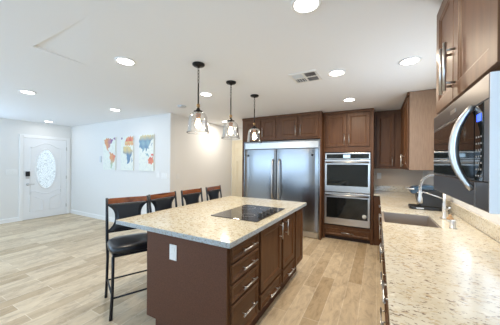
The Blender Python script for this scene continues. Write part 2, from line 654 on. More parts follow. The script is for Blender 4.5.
# ------------------------------------------------------------------ recessed ceiling lights
spots = [
    (-0.40, 1.45, 'recessed ceiling light at the top edge, largest of all'),
    (-2.20, 1.43, 'recessed ceiling light left of the pendants, just beyond the ceiling recess corner'),
    (-4.42, 1.40, 'recessed ceiling light nearest the left edge of the photo'),
    (-4.38, 2.65, 'recessed ceiling light above the map canvases, behind the leftmost ones'),
    (-2.19, 2.66, 'recessed ceiling light seen between the nearest and middle pendant rods'),
    (-0.40, 2.70, 'recessed ceiling light just right of the ceiling vent'),
    (-0.39, 3.91, 'recessed ceiling light in front of the oven cabinet doors'),
    (0.27, 2.72, 'recessed ceiling light over the sink, beside the right upper cabinets'),
    (-3.20, 4.61, 'small far recessed ceiling light over the hall, seen behind the middle pendant'),
    (-7.15, 2.66, 'recessed ceiling light close above the front door'),
]
W_SPOT = {0: 9, 1: 7, 2: 2, 3: 2, 4: 9, 5: 10, 6: 10, 7: 6, 8: 11, 9: 1.5}
proto = None
for i, (x, y, lab) in enumerate(spots):
    if proto is None:
        proto = thing('recessed_light', lab, 'ceiling light', (x, y, CEIL), 'recessed ceiling lights')
        bm = bmesh.new()
        lathe(bm, [(0.073, 0.001), (0.095, 0.001), (0.097, -0.003), (0.09, -0.008), (0.073, -0.006), (0.073, 0.001)], (x, y, CEIL - 0.002), 32, cap=False)
        obj('trim_ring', bm, M_trim, proto)
        bm = bmesh.new()
        lathe(bm, [(0.073, -0.006), (0.05, -0.009), (0.0001, -0.010)], (x, y, CEIL - 0.002), 32, cap=False)
        obj('diffuser', bm, M_lamp, proto)
        t = proto
    else:
        t = copy_tree(proto)
        t.location = (x, y, CEIL)
        t['label'] = lab
    col = (1.0, 0.84, 0.64) if i not in (2, 3, 9) else (0.97, 0.97, 1.0)
    if i == 8:
        col = (1.0, 0.94, 0.84)
    area('downlight', (x, y, CEIL - 0.016), (0, 0, -1), 0.13, 0.13, W_SPOT[i] * 0.85, col, 'DISK')

sm = thing('smoke_detector', 'faint round white fitting on the ceiling left of the nearest pendant', 'smoke detector', (-3.03, 3.02, CEIL))
bm = bmesh.new()
lathe(bm, [(0.075, 0), (0.075, -0.012), (0.06, -0.022), (0.0001, -0.024)], (-3.03, 3.02, CEIL - 0.001), 28, cap=False)
obj('housing', bm, M_ventblue, sm)

# ceiling vent
vt = thing('ceiling_vent', 'square ceiling air vent with louvres in front of the refrigerator', 'air vent', (-0.73, 2.67, CEIL))
vx, vy, hv = -0.735, 2.665, 0.155
obj('backing', B(vx - hv, vx + hv, vy - hv, vy + hv, CEIL - 0.004, CEIL - 0.001), M_white, vt)
bm = bmesh.new()
q = 0.013
for a0, a1, b0, b1 in ((-hv, hv, -hv, -hv + 2 * q), (-hv, hv, hv - 2 * q, hv), (-hv, -hv + 2 * q, -hv + 2 * q, hv - 2 * q), (hv - 2 * q, hv, -hv + 2 * q, hv - 2 * q), (-q, q, -hv + 2 * q, hv - 2 * q), (-hv + 2 * q, -q, -q, q), (q, hv - 2 * q, -q, q)):
    box(bm, vx + a0, vx + a1, vy + b0, vy + b1, CEIL - 0.010, CEIL - 0.004)
obj('frame', bm, M_white, vt)
k = 0
for ix in (-1, 1):
    for iy in (-1, 1):
        x0, x1 = (vx - hv + 2 * q, vx - q) if ix < 0 else (vx + q, vx + hv - 2 * q)
        y0, y1 = (vy - hv + 2 * q, vy - q) if iy < 0 else (vy + q, vy + hv - 2 * q)
        obj('opening', B(x0, x1, y0, y1, CEIL - 0.0055, CEIL - 0.004), M_ventgrey if ix > 0 or iy > 0 else M_ventblue, vt)
        bm = bmesh.new()
        for j in range(4):
            if iy * ix > 0:
                yy = y0 + (y1 - y0) * (j + 0.5) / 4
                prism(bm, [(yy - 0.008, CEIL - 0.006), (yy + 0.006, CEIL - 0.012), (yy + 0.0075, CEIL - 0.011), (yy - 0.006, CEIL - 0.0055)], 'x', x0, x1)
            else:
                xx = x0 + (x1 - x0) * (j + 0.5) / 4
                prism(bm, [(xx - 0.008, CEIL - 0.006), (xx + 0.006, CEIL - 0.012), (xx + 0.0075, CEIL - 0.011), (xx - 0.006, CEIL - 0.0055)], 'y', y0, y1)
        obj('louvre', bm, M_ventblue if ix < 0 else M_ventgrey, vt)  # left louvres pale, right louvres dark grey

# ------------------------------------------------------------------ pendants
def make_pendant(x, y):
    t = thing('pendant_light', '', 'pendant light', (x, y, CEIL), 'glass pendants over the island')
    bm = bmesh.new()
    lathe(bm, [(0.062, 0), (0.062, -0.012), (0.05, -0.022), (0.014, -0.026), (0.010, -0.04)], (x, y, CEIL - 0.001), 28)
    obj('canopy', bm, M_blkmetal, t)
    for j in range(5):                                # chain links
        z = CEIL - 0.052 - j * 0.032
        pts = []
        for s in range(12):
            a = 2 * math.pi * s / 12
            u, w = 0.009 * math.cos(a), 0.021 * math.sin(a)
            pts.append((x + (u if j % 2 else 0), y + (0 if j % 2 else u), z + w))
        bm = bmesh.new()
        tube(bm, pts, 0.0026, 6, closed=True)
        obj('chain_link', bm, M_blkmetal, t)
    bm = bmesh.new()
    tube(bm, [(x, y, CEIL - 0.195), (x, y, 2.03)], 0.0075, 10)
    obj('rod', bm, M_blkmetal, t)
    bm = bmesh.new()
    lathe(bm, [(0.008, 2.035), (0.016, 2.03), (0.018, 2.005), (0.012, 1.998), (0.012, 1.985)], (x, y, 0), 20)
    obj('coupling', bm, M_brass, t, label='brass coupling')
    bm = bmesh.new()
    lathe(bm, [(0.014, 1.99), (0.022, 1.97), (0.044, 1.962), (0.046, 1.95), (0.03, 1.946)], (x, y, 0), 24)
    obj('cap', bm, M_blkmetal, t)
    bm = bmesh.new()
    lathe(bm, [(0.025, 1.946), (0.027, 1.925), (0.023, 1.90), (0.022, 1.885)], (x, y, 0), 20)
    obj('socket', bm, M_copper, t, label='copper coloured socket')
    bm = bmesh.new()
    lathe(bm, [(0.016, 1.884), (0.018, 1.87), (0.028, 1.84), (0.030, 1.82), (0.024, 1.797), (0.010, 1.784), (0.0001, 1.781)], (x, y, 0), 20)
    obj('bulb', bm, M_bulb, t, label='glowing amber bulb')
    bm = bmesh.new()
    P1 = [(0.036, 1.948), (0.055, 1.945), (0.078, 1.93), (0.090, 1.90), (0.094, 1.86), (0.099, 1.80), (0.106, 1.76), (0.114, 1.742)]
    P2 = [(r - 0.003, z) for r, z in P1]
    lathe(bm, P1, (x, y, 0), 40, cap=False)
    tube(bm, [(x + 0.1125 * math.cos(k * math.pi / 20), y + 0.1125 * math.sin(k * math.pi / 20), 1.742) for k in range(40)], 0.003, 6, closed=True)
    obj('glass_shade', bm, M_glass, t, label='clear glass bell shade', recalc=False)
    return t


p = make_pendant(-1.60, 1.82)
p['label'] = 'glass bell pendant light nearest the camera, over the near end of the island'
for y, lab in ((2.41, 'middle one of the glass pendant lights over the island'),
               (3.04, 'farthest glass pendant light, hanging in front of the refrigerator cabinets')):
    c = copy_tree(p)
    c.location = (-1.595, y, CEIL)
    c['label'] = lab

# ------------------------------------------------------------------ island
IX0, IX1, IY0, IY1 = -1.70, -0.87, 1.31, 3.09
isl = thing('kitchen_island', 'dark brown kitchen island with drawers and doors under a granite top', 'kitchen island', ((IX0 + IX1) / 2, 2.2, 0))
bm = B(IX0, IX1 - 0.022, IY0, IY1, 0.15, 0.875)
obj('body', bm, M_isl, isl, 0.002)
obj('toe_kick', B(IX0 + 0.05, IX1 - 0.075, IY0 + 0.05, IY1 - 0.05, 0.0, 0.15), M_isl, isl)
obj('face_frame', B(IX1 - 0.022, IX1 - 0.018, IY0, IY1, 0.15, 0.875), M_cab, isl)
pl = IX1 - 0.018
for k, (z0, z1) in enumerate(((0.745, 0.858), (0.605, 0.728), (0.462, 0.588), (0.17, 0.445))):
    d = panel_door(isl, 'drawer', '+x', pl, 1.345, 1.745, z0, z1, M_cabh, fr=0.022, t=0.02, raised=False)
    bar_handle(d, '+x', pl + 0.02, 1.56, (z0 + z1) / 2 + (0.0 if k < 3 else 0.02), 0.21, False)
d = panel_door(isl, 'door', '+x', pl, 1.80, 2.285, 0.315, 0.858, M_cab, raised=False)
bar_handle(d, '+x', pl + 0.02, 2.225, 0.755, 0.165, True)
d = panel_door(isl, 'door', '+x', pl, 2.335, 2.72, 0.315, 0.858, M_cab, raised=False)
bar_handle(d, '+x', pl + 0.02, 2.385, 0.755, 0.165, True)
d = panel_door(isl, 'drawer', '+x', pl, 1.80, 2.285, 0.17, 0.295, M_cabh, fr=0.022, raised=False)
bar_handle(d, '+x', pl + 0.02, 2.05, 0.22, 0.21, False)
d = panel_door(isl, 'drawer', '+x', pl, 2.335, 2.72, 0.17, 0.295, M_cabh, fr=0.022, raised=False)
bar_handle(d, '+x', pl + 0.02, 2.53, 0.22, 0.21, False)
panel_door(isl, 'end_panel', '+x', pl, 2.775, 3.075, 0.17, 0.858, M_cab, raised=False)
# outlet on the near end
ol = obj('outlet', B(-1.43, -1.355, IY0 - 0.006, IY0, 0.675, 0.795), M_white, isl, 0.002, label='white outlet plate')
for z in (0.711, 0.759):
    r = obj('receptacle', B(-1.409, -1.376, IY0 - 0.009, IY0 - 0.006, z - 0.016, z + 0.016), M_white, ol, 0.004)

ct = bmesh.new()
box(ct, -2.07, -0.835, 1.265, 3.125, 0.876, 0.914)
ct.faces.ensure_lookup_table()
bmesh.ops.recalc_face_normals(ct, faces=ct.faces)
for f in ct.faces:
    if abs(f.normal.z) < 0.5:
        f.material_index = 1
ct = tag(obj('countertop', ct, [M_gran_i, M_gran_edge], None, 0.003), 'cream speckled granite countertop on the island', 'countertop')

# cooktop
ck = thing('cooktop', 'black glass cooktop set into the island countertop', 'cooktop', (-1.185, 2.185, 0.914))
obj('glass_surface', B(-1.44, -0.925, 1.83, 2.54, 0.915, 0.921), M_cook, ck, 0.002)
for (x, y, r) in ((-1.31, 2.02, 0.10), (-1.31, 2.36, 0.085), (-1.11, 2.40, 0.06), (-1.12, 2.02, 0.07)):
    bm = bmesh.new()
    lathe(bm, [(r, 0.9215), (r - 0.004, 0.9215)], (x, y, 0), 40, cap=False)
    obj('burner_ring', bm, M_key, ck)
for k in range(5):
    bm = bmesh.new()
    lathe(bm, [(0.029, 0.9215), (0.029, 0.926), (0.024, 0.93), (0.022, 0.955), (0.018, 0.959)], (-0.975, 2.00 + k * 0.085, 0), 20)
    obj('knob', bm, M_blk, ck)

# ------------------------------------------------------------------ stools
def make_stool():
    t = thing('bar_stool', '', 'bar stool', (0, 0, 0), 'bar stools along the island')
    W = 0.205
    bm = bmesh.new()                                   # seat
    n = 28
    pts = []
    for k in range(n):
        a = 2 * math.pi * k / n
        cx, sy = math.cos(a), math.sin(a)
        e = 0.45
        pts.append((math.copysign(abs(cx) ** e, cx), math.copysign(abs(sy) ** e, sy)))
    rings = []
    for s, z in ((0.90, 0.575), (1.0, 0.585), (1.02, 0.61), (0.97, 0.635), (0.85, 0.648), (0.5, 0.655), (0.02, 0.656)):
        rings.append([bm.verts.new((0.0 + px * 0.205 * s, py * 0.215 * s, z)) for px, py in pts])
    bm.faces.new(rings[0])
    bm.faces.new(rings[-1])
    for A, Bq in zip(rings, rings[1:]):
        for k in range(n):
            bm.faces.new((A[k], A[(k + 1) % n], Bq[(k + 1) % n], Bq[k])).smooth = True
    obj('seat', bm, M_leather, t)
    obj('seat_frame', B(-0.19, 0.18, -0.195, 0.195, 0.55, 0.574), M_stool, t, 0.004)
    for s in (-1, 1):
        bm = bmesh.new()
        tube(bm, [(-0.277, s * W, 1.05), (-0.25, s * W, 0.85), (-0.215, s * W, 0.62), (-0.205, s * (W - 0.005), 0.45), (-0.215, s * (W + 0.0), 0.2), (-0.235, s * (W + 0.005), 0.0)],
             [0.013, 0.014, 0.015, 0.014, 0.013, 0.014], 8)
        obj('leg', bm, M_stool, t)
        bm = bmesh.new()
        tube(bm, [(0.17, s * 0.19, 0.56), (0.165, s * 0.19, 0.40), (0.175, s * 0.195, 0.2), (0.215, s * 0.21, 0.0)], [0.014, 0.013, 0.013, 0.015], 8)
        obj('leg', bm, M_stool, t)
    for x, zz in ((-0.216, 0.19), (0.175, 0.175)):
        bm = bmesh.new()
        tube(bm, [(x, -0.2, zz), (x, 0.2, zz)], 0.009, 8)
        obj('rung', bm, M_stool, t)
    for s in (-1, 1):
        bm = bmesh.new()
        tube(bm, [(-0.213, s * 0.2, 0.20), (0.174, s * 0.195, 0.20)], 0.009, 8)
        obj('rung', bm, M_stool, t)

    # back follows the lean of the posts
    def X(z):
        return -0.212 - 0.063 * max(0, z - 0.62) / 0.415
    bm = bmesh.new()
    nn = 10
    front, back = [], []
    for k in range(nn + 1):
        y = (-W + 2 * W * k / nn) * 0.945
        bow = -0.018 * (1 - (y / W) ** 2)
        ring = [bm.verts.new((X(z) + bow + dx, y, z)) for z, dx in ((0.985, 0.012), (1.043, 0.012), (1.043, -0.010), (0.985, -0.010))]
        front.append(ring)
    for A, Bq in zip(front, front[1:]):
        for k in range(4):
            bm.faces.new((A[k], A[(k + 1) % 4], Bq[(k + 1) % 4], Bq[k]))
    bm.faces.new(front[0])
    bm.faces.new(front[-1])
    obj('top_rail', bm, M_rail, t, 0.003, label='reddish brown wooden top rail')
    bm = bmesh.new()                                   # hourglass upholstered back
    rows = []
    m_ = 14
    for k in range(m_ + 1):
        z = 0.70 + (0.982 - 0.70) * k / m_
        u = (k / m_) * 2 - 1
        hw = 0.118 + 0.075 * (abs(u) ** 2.6)
        row = []
        for j in range(9):
            y = hw * (j / 4 - 1)
            bow = -0.018 * (1 - (y / W) ** 2)
            row.append((X(z) + bow, y, z))
        rows.append(row)
    fr_ = [[bm.verts.new((x + 0.010 + 0.008 * (1 - (j / 4 - 1) ** 4), y, z)) for j, (x, y, z) in enumerate(r)] for r in rows]
    bk_ = [[bm.verts.new((x - 0.010, y, z)) for (x, y, z) in r] for r in rows]
    for G in (fr_, bk_):
        for A, Bq in zip(G, G[1:]):
            for j in range(8):
                bm.faces.new((A[j], A[j + 1], Bq[j + 1], Bq[j])).smooth = True
    for i in range(m_):
        for j in (0, 8):
            bm.faces.new((fr_[i][j], fr_[i + 1][j], bk_[i + 1][j], bk_[i][j]))
    for i in (0, m_):
        for j in range(8):
            bm.faces.new((fr_[i][j], fr_[i][j + 1], bk_[i][j + 1], bk_[i][j]))
    obj('backrest', bm, M_leather, t)
    for s in (-1, 1):                                  # curved side stays
        bm = bmesh.new()
        pts = []
        for k in range(13):
            z = 0.70 + 0.28 * k / 12
            u = (k / 12) * 2 - 1
            y = s * (0.120 + 0.078 * (abs(u) ** 2.6))
            pts.append((X(z) - 0.018 * (1 - (y / W) ** 2), y, z))
        tube(bm, pts, 0.011, 8)
        obj('side_stay', bm, M_stool, t)
    obj('lower_rail', B(-0.236, -0.214, -0.195, 0.195, 0.685, 0.705), M_stool, t, 0.003)
    return t


st = make_stool()
st.location = (-2.215, 1.53, 0)
st.rotation_euler.z = math.radians(-25)
st['label'] = 'black bar stool nearest the camera, turned outward, its whole seat and legs visible'
for x, y, r, lab in ((-2.14, 2.09, 0, 'second bar stool from the near end of the island, directly behind the nearest one'),
                     (-2.14, 2.62, 0, 'third bar stool from the near end, only its back visible above the countertop'),
                     (-2.14, 3.16, 4, 'farthest bar stool, at the far left corner of the island')):
    c = copy_tree(st)
    c.location = (x, y, 0)
    c.rotation_euler.z = math.radians(r)
    c['label'] = lab

# ------------------------------------------------------------------ refrigerator and its cabinets
FY = 4.52                                             # door fronts
fr = thing('refrigerator', 'wide built-in stainless steel double refrigerator in a brown cabinet surround', 'refrigerator', (-1.8, 4.9, 0))
obj('body', B(-2.60, -0.985, FY + 0.05, 5.28, 0.02, 1.88), M_blk, fr)
g_ = obj('top_grille', B(-2.60, -0.985, FY, FY + 0.045, 1.752, 1.885), M_steelo, fr, 0.004)
bm = bmesh.new()                                      # trim surround
box(bm, -2.625, -2.602, FY - 0.008, FY + 0.06, 0.0, 1.905)
box(bm, -0.983, -0.955, FY - 0.008, FY + 0.06, 0.0, 1.905)
box(bm, -2.602, -0.983, FY - 0.008, FY + 0.06, 1.888, 1.905)
obj('trim', bm, M_steel, fr, 0.002)


def fridge_door(x0, x1, hx, lx):
    bm = bmesh.new()
    n = 14
    outl = [(x0 + (x1 - x0) * k / n, FY - 0.022 * (1 - (2 * k / n - 1) ** 4)) for k in range(n + 1)]
    prism(bm, outl + [(x1, FY + 0.048), (x0, FY + 0.048)], 'z', 0.13, 1.738)
    d = obj('door', bm, M_steel, fr, 0.003)
    bm = bmesh.new()
    tube(bm, [(hx, FY - 0.016, 1.53), (hx, FY - 0.055, 1.50), (hx, FY - 0.072, 1.40), (hx, FY - 0.076, 1.1), (hx, FY - 0.072, 0.83), (hx, FY - 0.055, 0.73), (hx, FY - 0.016, 0.70)], 0.0155, 12)
    obj('handle', bm, M_chrome, d)
    bm = bmesh.new()
    lathe(bm, [(0.022, 0), (0.022, -0.004), (0.018, -0.006), (0.0001, -0.006)], (lx, FY - 0.018, 1.61), 24, axis='y')
    obj('badge', bm, M_blk, d, label='small dark round badge')


fridge_door(-2.597, -1.849, -1.915, -2.51)
fridge_door(-1.839, -0.988, -1.775, -1.10)
obj('kick_plate', B(-2.597, -0.988, FY + 0.0, FY + 0.03, 0.012, 0.12), M_steelo, fr, 0.003)

CF = 4.50                                             # cabinet face behind doors

def upper_two(name_label, x0, x1, z0, z1, plane, back, splits, handles, stile=0.03):
    c = thing('upper_cabinet', name_label, 'cabinet', ((x0 + x1) / 2, back, z0), 'brown upper cabinets')
    obj('body', B(x0, x1, plane, back, z0, z1), M_cab, c, 0.002)
    for (a0, a1), hx in zip(splits, handles):
        d = panel_door(c, 'door', '-y', plane, a0, a1, z0 + 0.035, z1 - 0.062, M_cab)
        if hx:
            bar_handle(d, '-y', plane - 0.02, hx, z0 + 0.17, 0.20, True)
    obj('crown', B(x0 - 0.0, x1 + 0.0, plane - 0.024, plane, z1 - 0.045, z1), M_cab, c, 0.006)
    return c


upper_two('brown two-door upper cabinet over the left half of the refrigerator', -2.66, -1.81, 1.925, 2.436, CF, 5.31,
          ((-2.58, -2.215), (-2.185, -1.86)), (-2.25, -2.15))
upper_two('brown two-door upper cabinet over the right half of the refrigerator', -1.808, -0.93, 1.925, 2.436, CF, 5.31,
          ((-1.755, -1.39), (-1.36, -0.985)), (-1.425, -1.325))
fp = obj('side_panel', B(-2.66, -2.632, CF, 5.31, 0, 1.922), M_cab)
tag(fp, 'tall brown panel at the left side of the refrigerator', 'cabinet panel')

fp = obj('side_panel', B(-0.954, -0.929, CF, 5.31, 0, 1.922), M_cab)
tag(fp, 'tall brown panel between the refrigerator and the ovens', 'cabinet panel')

# ------------------------------------------------------------------ oven tower
OY = 4.68
ot = thing('oven_cabinet', 'tall brown oven cabinet with two doors above and one drawer below the ovens', 'cabinet', (-0.5, 5.0, 0))
bm = bmesh.new()
box(bm, -0.926, -0.895, OY, 5.31, 0.0, 2.436)
box(bm, -0.105, -0.06, OY, 5.31, 0.0, 2.436)
box(bm, -0.895, -0.105, OY, 5.31, 1.665, 2.436)
box(bm, -0.895, -0.105, OY, 5.31, 0.07, 0.275)
box(bm, -0.895, -0.105, 5.27, 5.31, 0.275, 1.665)
obj('body', bm, M_cab, ot, 0.002)
obj('toe_kick', B(-0.895, -0.105, OY + 0.05, 5.31, 0.0, 0.07), M_dark, ot)
for (a0, a1, hx) in ((-0.875, -0.515, -0.545), (-0.495, -0.125, -0.463)):
    d = panel_door(ot, 'door', '-y', OY, a0, a1, 1.765, 2.375, M_cab)
    bar_handle(d, '-y', OY - 0.02, hx, 1.90, 0.20, True)
obj('crown', B(-0.926, -0.06, OY - 0.024, OY, 2.392, 2.436), M_cab, ot, 0.006)
d = panel_door(ot, 'drawer', '-y', OY, -0.885, -0.115, 0.095, 0.215, M_cabh, fr=0.02, raised=False)
bar_handle(d, '-y', OY - 0.02, -0.48, 0.158, 0.22, False)

ov = thing('double_wall_oven', 'stainless steel double wall oven with black glass doors', 'oven', (-0.5, 5.0, 0.28))
ox0, ox1 = -0.890, -0.110
obj('body', B(ox0 + 0.01, ox1 - 0.01, OY - 0.01, 5.25, 0.29, 1.655), M_blk, ov)
cpn = obj('control_panel', B(ox0, ox1, OY - 0.035, OY - 0.012, 1.525, 1.645), M_steelo, ov, 0.003)
obj('control_glass', B(ox0 + 0.03, ox1 - 0.02, OY - 0.038, OY - 0.035, 1.54, 1.625), M_glassblk, cpn)
obj('display', B(-0.56, -0.44, OY - 0.0395, OY - 0.038, 1.553, 1.612), M_disp, cpn, label='lit clock display')


def oven_door(z0, z1, gz0, gz1, hz):
    d = obj('oven_door', B(ox0, ox1, OY - 0.045, OY - 0.011, z0, z1), M_steelo, ov, 0.003)
    obj('window', B(ox0 + 0.035, ox1 - 0.035, OY - 0.0475, OY - 0.045, gz0, gz1), M_glassblk, d, label='dark glass window')
    bm = bmesh.new()
    tube(bm, [(ox0 + 0.02, OY - 0.085, hz), (ox1 - 0.02, OY - 0.085, hz)], 0.017, 12)
    for x in (ox0 + 0.05, ox1 - 0.05):
        tube(bm, [(x, OY - 0.045, hz), (x, OY - 0.085, hz)], 0.012, 8)
    obj('handle', bm, M_steelo, d)
    return d


oven_door(0.915, 1.515, 1.03, 1.43, 1.47)
d = oven_door(0.30, 0.90, 0.425, 0.81, 0.855)
bm = bmesh.new()
lathe(bm, [(0.036, 0), (0.036, -0.001), (0.0001, -0.001)], (-0.20, OY - 0.048, 0.495), 24, axis='y')
obj('disc', bm, M_whitedisc, d, label='round white sticker')

# ------------------------------------------------------------------ corner upper and right uppers
CY = 5.0
cc = thing('upper_cabinet', 'narrow one-door brown upper cabinet in the corner right of the ovens', 'cabinet', (0.15, YB, 1.36), 'brown upper cabinets')
obj('body', B(-0.055, 0.735, CY, 5.31, 1.36, 2.436), M_cab, cc, 0.002)
d = panel_door(cc, 'door', '-y', CY, -0.02, 0.27, 1.40, 2.36, M_cab)
bar_handle(d, '-y', CY - 0.02, 0.235, 1.50, 0.16, True)
rc = thing('upper_cabinet', 'two-door brown upper cabinet on the right wall near the corner, tan side showing', 'cabinet', (0.56, 4.4, 1.36), 'brown upper cabinets')
obj('body', B(0.38, 0.735, 3.862, CY - 0.022, 1.36, 2.436), M_cab, rc)
obj('side_skin', B(0.383, 0.735, 3.856, 3.861, 1.362, 2.434), M_side, rc, label='tan side panel')
for (a0, a1, hy) in ((3.88, 4.36, 4.32), (4.38, 4.86, 4.43)):
    d = panel_door(rc, 'door', '-x', 0.38, a0, a1, 1.39, 2.37, M_cab)
    bar_handle(d, '-x', 0.36, hy, 1.50, 0.20, True)
obj('crown', B(0.356, 0.38, 3.856, CY - 0.03, 2.392, 2.436), M_cab, rc, 0.006)

# cabinet over the microwave
mc = thing('upper_cabinet', 'brown two-door upper cabinet above the microwave, large at upper right', 'cabinet', (0.55, 1.44, 1.74), 'brown upper cabinets')
obj('body', B(0.345, 0.735, 0.984, 1.875, 1.735, 2.436), M_cab, mc, 0.003)
for (a0, a1, hy) in ((0.995, 1.478, 1.45), (1.488, 1.86, 1.52)):
    d = panel_door(mc, 'door', '-x', 0.345, a0, a1, 1.75, 2.38, M_cab, fr=0.075, t=0.022)
    bar_handle(d, '-x', 0.323, hy, 1.91, 0.235, True, off=0.04, r=0.008)

# ------------------------------------------------------------------ microwave
MX, MY0, MY1, MZ0, MZ1 = 0.325, 0.990, 1.800, 1.284, 1.715
mw = thing('microwave', 'over-the-counter stainless microwave with curved handle under the upper cabinet', 'microwave', (0.53, 1.4, 1.3))
obj('body', B(MX, 0.735, MY0, MY1, MZ0, MZ1), M_mwside, mw, 0.003)
obj('side_panel', B(0.304, 0.735, MY0 - 0.005, MY0 - 0.0005, MZ0 - 0.002, MZ1 + 0.004), M_mwside, mw, 0.001, label='pale grey side panel')
fm = face_map('-x', MX)
bm = bmesh.new()
fbox(bm, fm, MY0, MY1, 0.001, 0.022, MZ1 - 0.075, MZ1 + 0.004)
obj('vent_strip', bm, M_steelm, mw, 0.003)
bm = bmesh.new()                                      # curved lower trim
fbox(bm, fm, MY0, MY0 + 0.114, 0.001, 0.022, MZ0 - 0.002, MZ0 + 0.092)
obj('lower_trim', bm, M_steelm, mw, 0.004)
bm = bmesh.new()
fbox(bm, fm, MY0 + 0.118, MY1, 0.001, 0.022, MZ0 - 0.002, MZ0 + 0.090)
obj('lower_trim', bm, M_steelm, mw, 0.004)
bm = bmesh.new()
fbox(bm, fm, MY0, MY0 + 0.040, 0.001, 0.022, MZ0 + 0.094, MZ1 - 0.076)
obj('side_trim', bm, M_steelm, mw, 0.002)
bm = bmesh.new()
fbox(bm, fm, MY0 + 0.118, MY1, 0.001, 0.022, MZ0 + 0.094, MZ1 - 0.077)
dr = obj('door', bm, M_steelm, mw, 0.003)
bm = bmesh.new()
fbox(bm, fm, MY0 + 0.120, MY1 - 0.022, 0.022, 0.0245, MZ0 + 0.10, MZ1 - 0.09)
obj('window', bm, M_glassblk, dr, label='dark glass window')
bm = bmesh.new()
pts = []
for k in range(17):
    u = k / 16 * 2 - 1
    zc_ = (MZ0 + MZ1) / 2 - 0.01
    pts.append(fm(MY0 + 0.135 + 0.03 * (1 - u * u), 0.024 + 0.046 * (1 - abs(u) ** 2.2), zc_ + 0.005 + u * 0.152))
tube(bm, pts, [0.009 + 0.007 * (1 - abs(k / 8 - 1) ** 2) for k in range(17)], 12)
obj('handle', bm, M_chrome, dr, label='thick curved steel handle')
bm = bmesh.new()
fbox(bm, fm, MY0 + 0.042, MY0 + 0.116, 0.001, 0.0235, MZ0 + 0.094, MZ1 - 0.077)
cp = obj('control_panel', bm, M_glassblk, mw, 0.002)
bm = bmesh.new()
fbox(bm, fm, MY0 + 0.055, MY0 + 0.095, 0.0236, 0.0246, MZ1 - 0.135, MZ1 - 0.11)
obj('display', bm, M_dispb, cp, label='lit blue display')
for r in range(7):
    for k in range(3):
        bm = bmesh.new()
        fbox(bm, fm, MY0 + 0.051 + k * 0.021, MY0 + 0.060 + k * 0.021, 0.0236, 0.0243, MZ0 + 0.108 + r * 0.022, MZ0 + 0.114 + r * 0.022)
        obj('key', bm, M_key, cp)
bm = bmesh.new()
fbox(bm, fm, 1.345, 1.425, 0.022, 0.0235, MZ1 - 0.048, MZ1 - 0.030)
obj('badge', bm, M_chrome, mw, label='small badge')

# ------------------------------------------------------------------ right run base cabinets
XF = 0.085                                            # face plane
CT = 0.883
runs = [(0.30, 0.98, 'drawers', 'nearest brown base cabinet with drawer pulls under the right counter'),
        (0.985, 1.70, 'drawers', 'brown base cabinet with drawer pulls, second from the near end of the right counter'),
        (1.705, 2.36, 'drawers', 'brown base cabinet just on the near side of the sink'),
        (3.06, 3.70, 'doors', 'brown base cabinet just beyond the sink'),
        (3.705, 4.60, 'doors', 'brown base cabinet at the far end of the right counter, before the corner')]
for (y0, y1, kind, lab) in runs:
    c = thing('base_cabinet', lab, 'cabinet', (0.4, (y0 + y1) / 2, 0), 'base cabinets under the right counter')
    obj('body', B(XF, 0.735, y0, y1, 0.10, CT - 0.001), M_cab, c)
    obj('toe_kick', B(XF + 0.06, 0.735, y0, y1, 0, 0.10), M_dark, c)
    if kind == 'drawers':
        for (z0, z1) in ((0.70, 0.86), (0.42, 0.68), (0.13, 0.40)):
            d = panel_door(c, 'drawer', '-x', XF, y0 + 0.015, y1 - 0.015, z0, z1, M_cabh, fr=0.022, raised=False)
            bar_handle(d, '-x', XF - 0.02, (y0 + y1) / 2, (z0 + z1) / 2 + 0.02, 0.22, False)
    else:
        d = panel_door(c, 'drawer', '-x', XF, y0 + 0.015, y1 - 0.015, 0.70, 0.86, M_cabh, fr=0.022, raised=False)
        bar_handle(d, '-x', XF - 0.02, (y0 + y1) / 2, 0.785, 0.18, False)
        ym = (y0 + y1) / 2
        for (a0, a1, hy) in ((y0 + 0.015, ym - 0.005, ym - 0.04), (ym + 0.005, y1 - 0.015, ym + 0.04)):
            d = panel_door(c, 'door', '-x', XF, a0, a1, 0.13, 0.68, M_cab)
            bar_handle(d, '-x', XF - 0.02, hy, 0.58, 0.16, True)
sc_ = thing('sink_cabinet', 'brown cabinet directly below the sink', 'cabinet', (0.4, 2.7, 0))
obj('body', B(XF, 0.735, 2.365, 3.055, 0.10, 0.645), M_cab, sc_)
obj('toe_kick', B(XF + 0.06, 0.735, 2.365, 3.055, 0, 0.10), M_dark, sc_)
for (a0, a1, hy) in ((2.38, 2.705, 2.67), (2.715, 3.04, 2.75)):
    d = panel_door(sc_, 'door', '-x', XF, a0, a1, 0.13, 0.63, M_cab)
    bar_handle(d, '-x', XF - 0.02, hy, 0.53, 0.16, True)
fl = obj('corner_cabinet', B(-0.055, 0.735, 4.705, 5.31, 0.0, CT - 0.001), M_cab, None, 0.002)
tag(fl, 'plain brown corner base cabinet between the ovens and the right counter', 'cabinet')

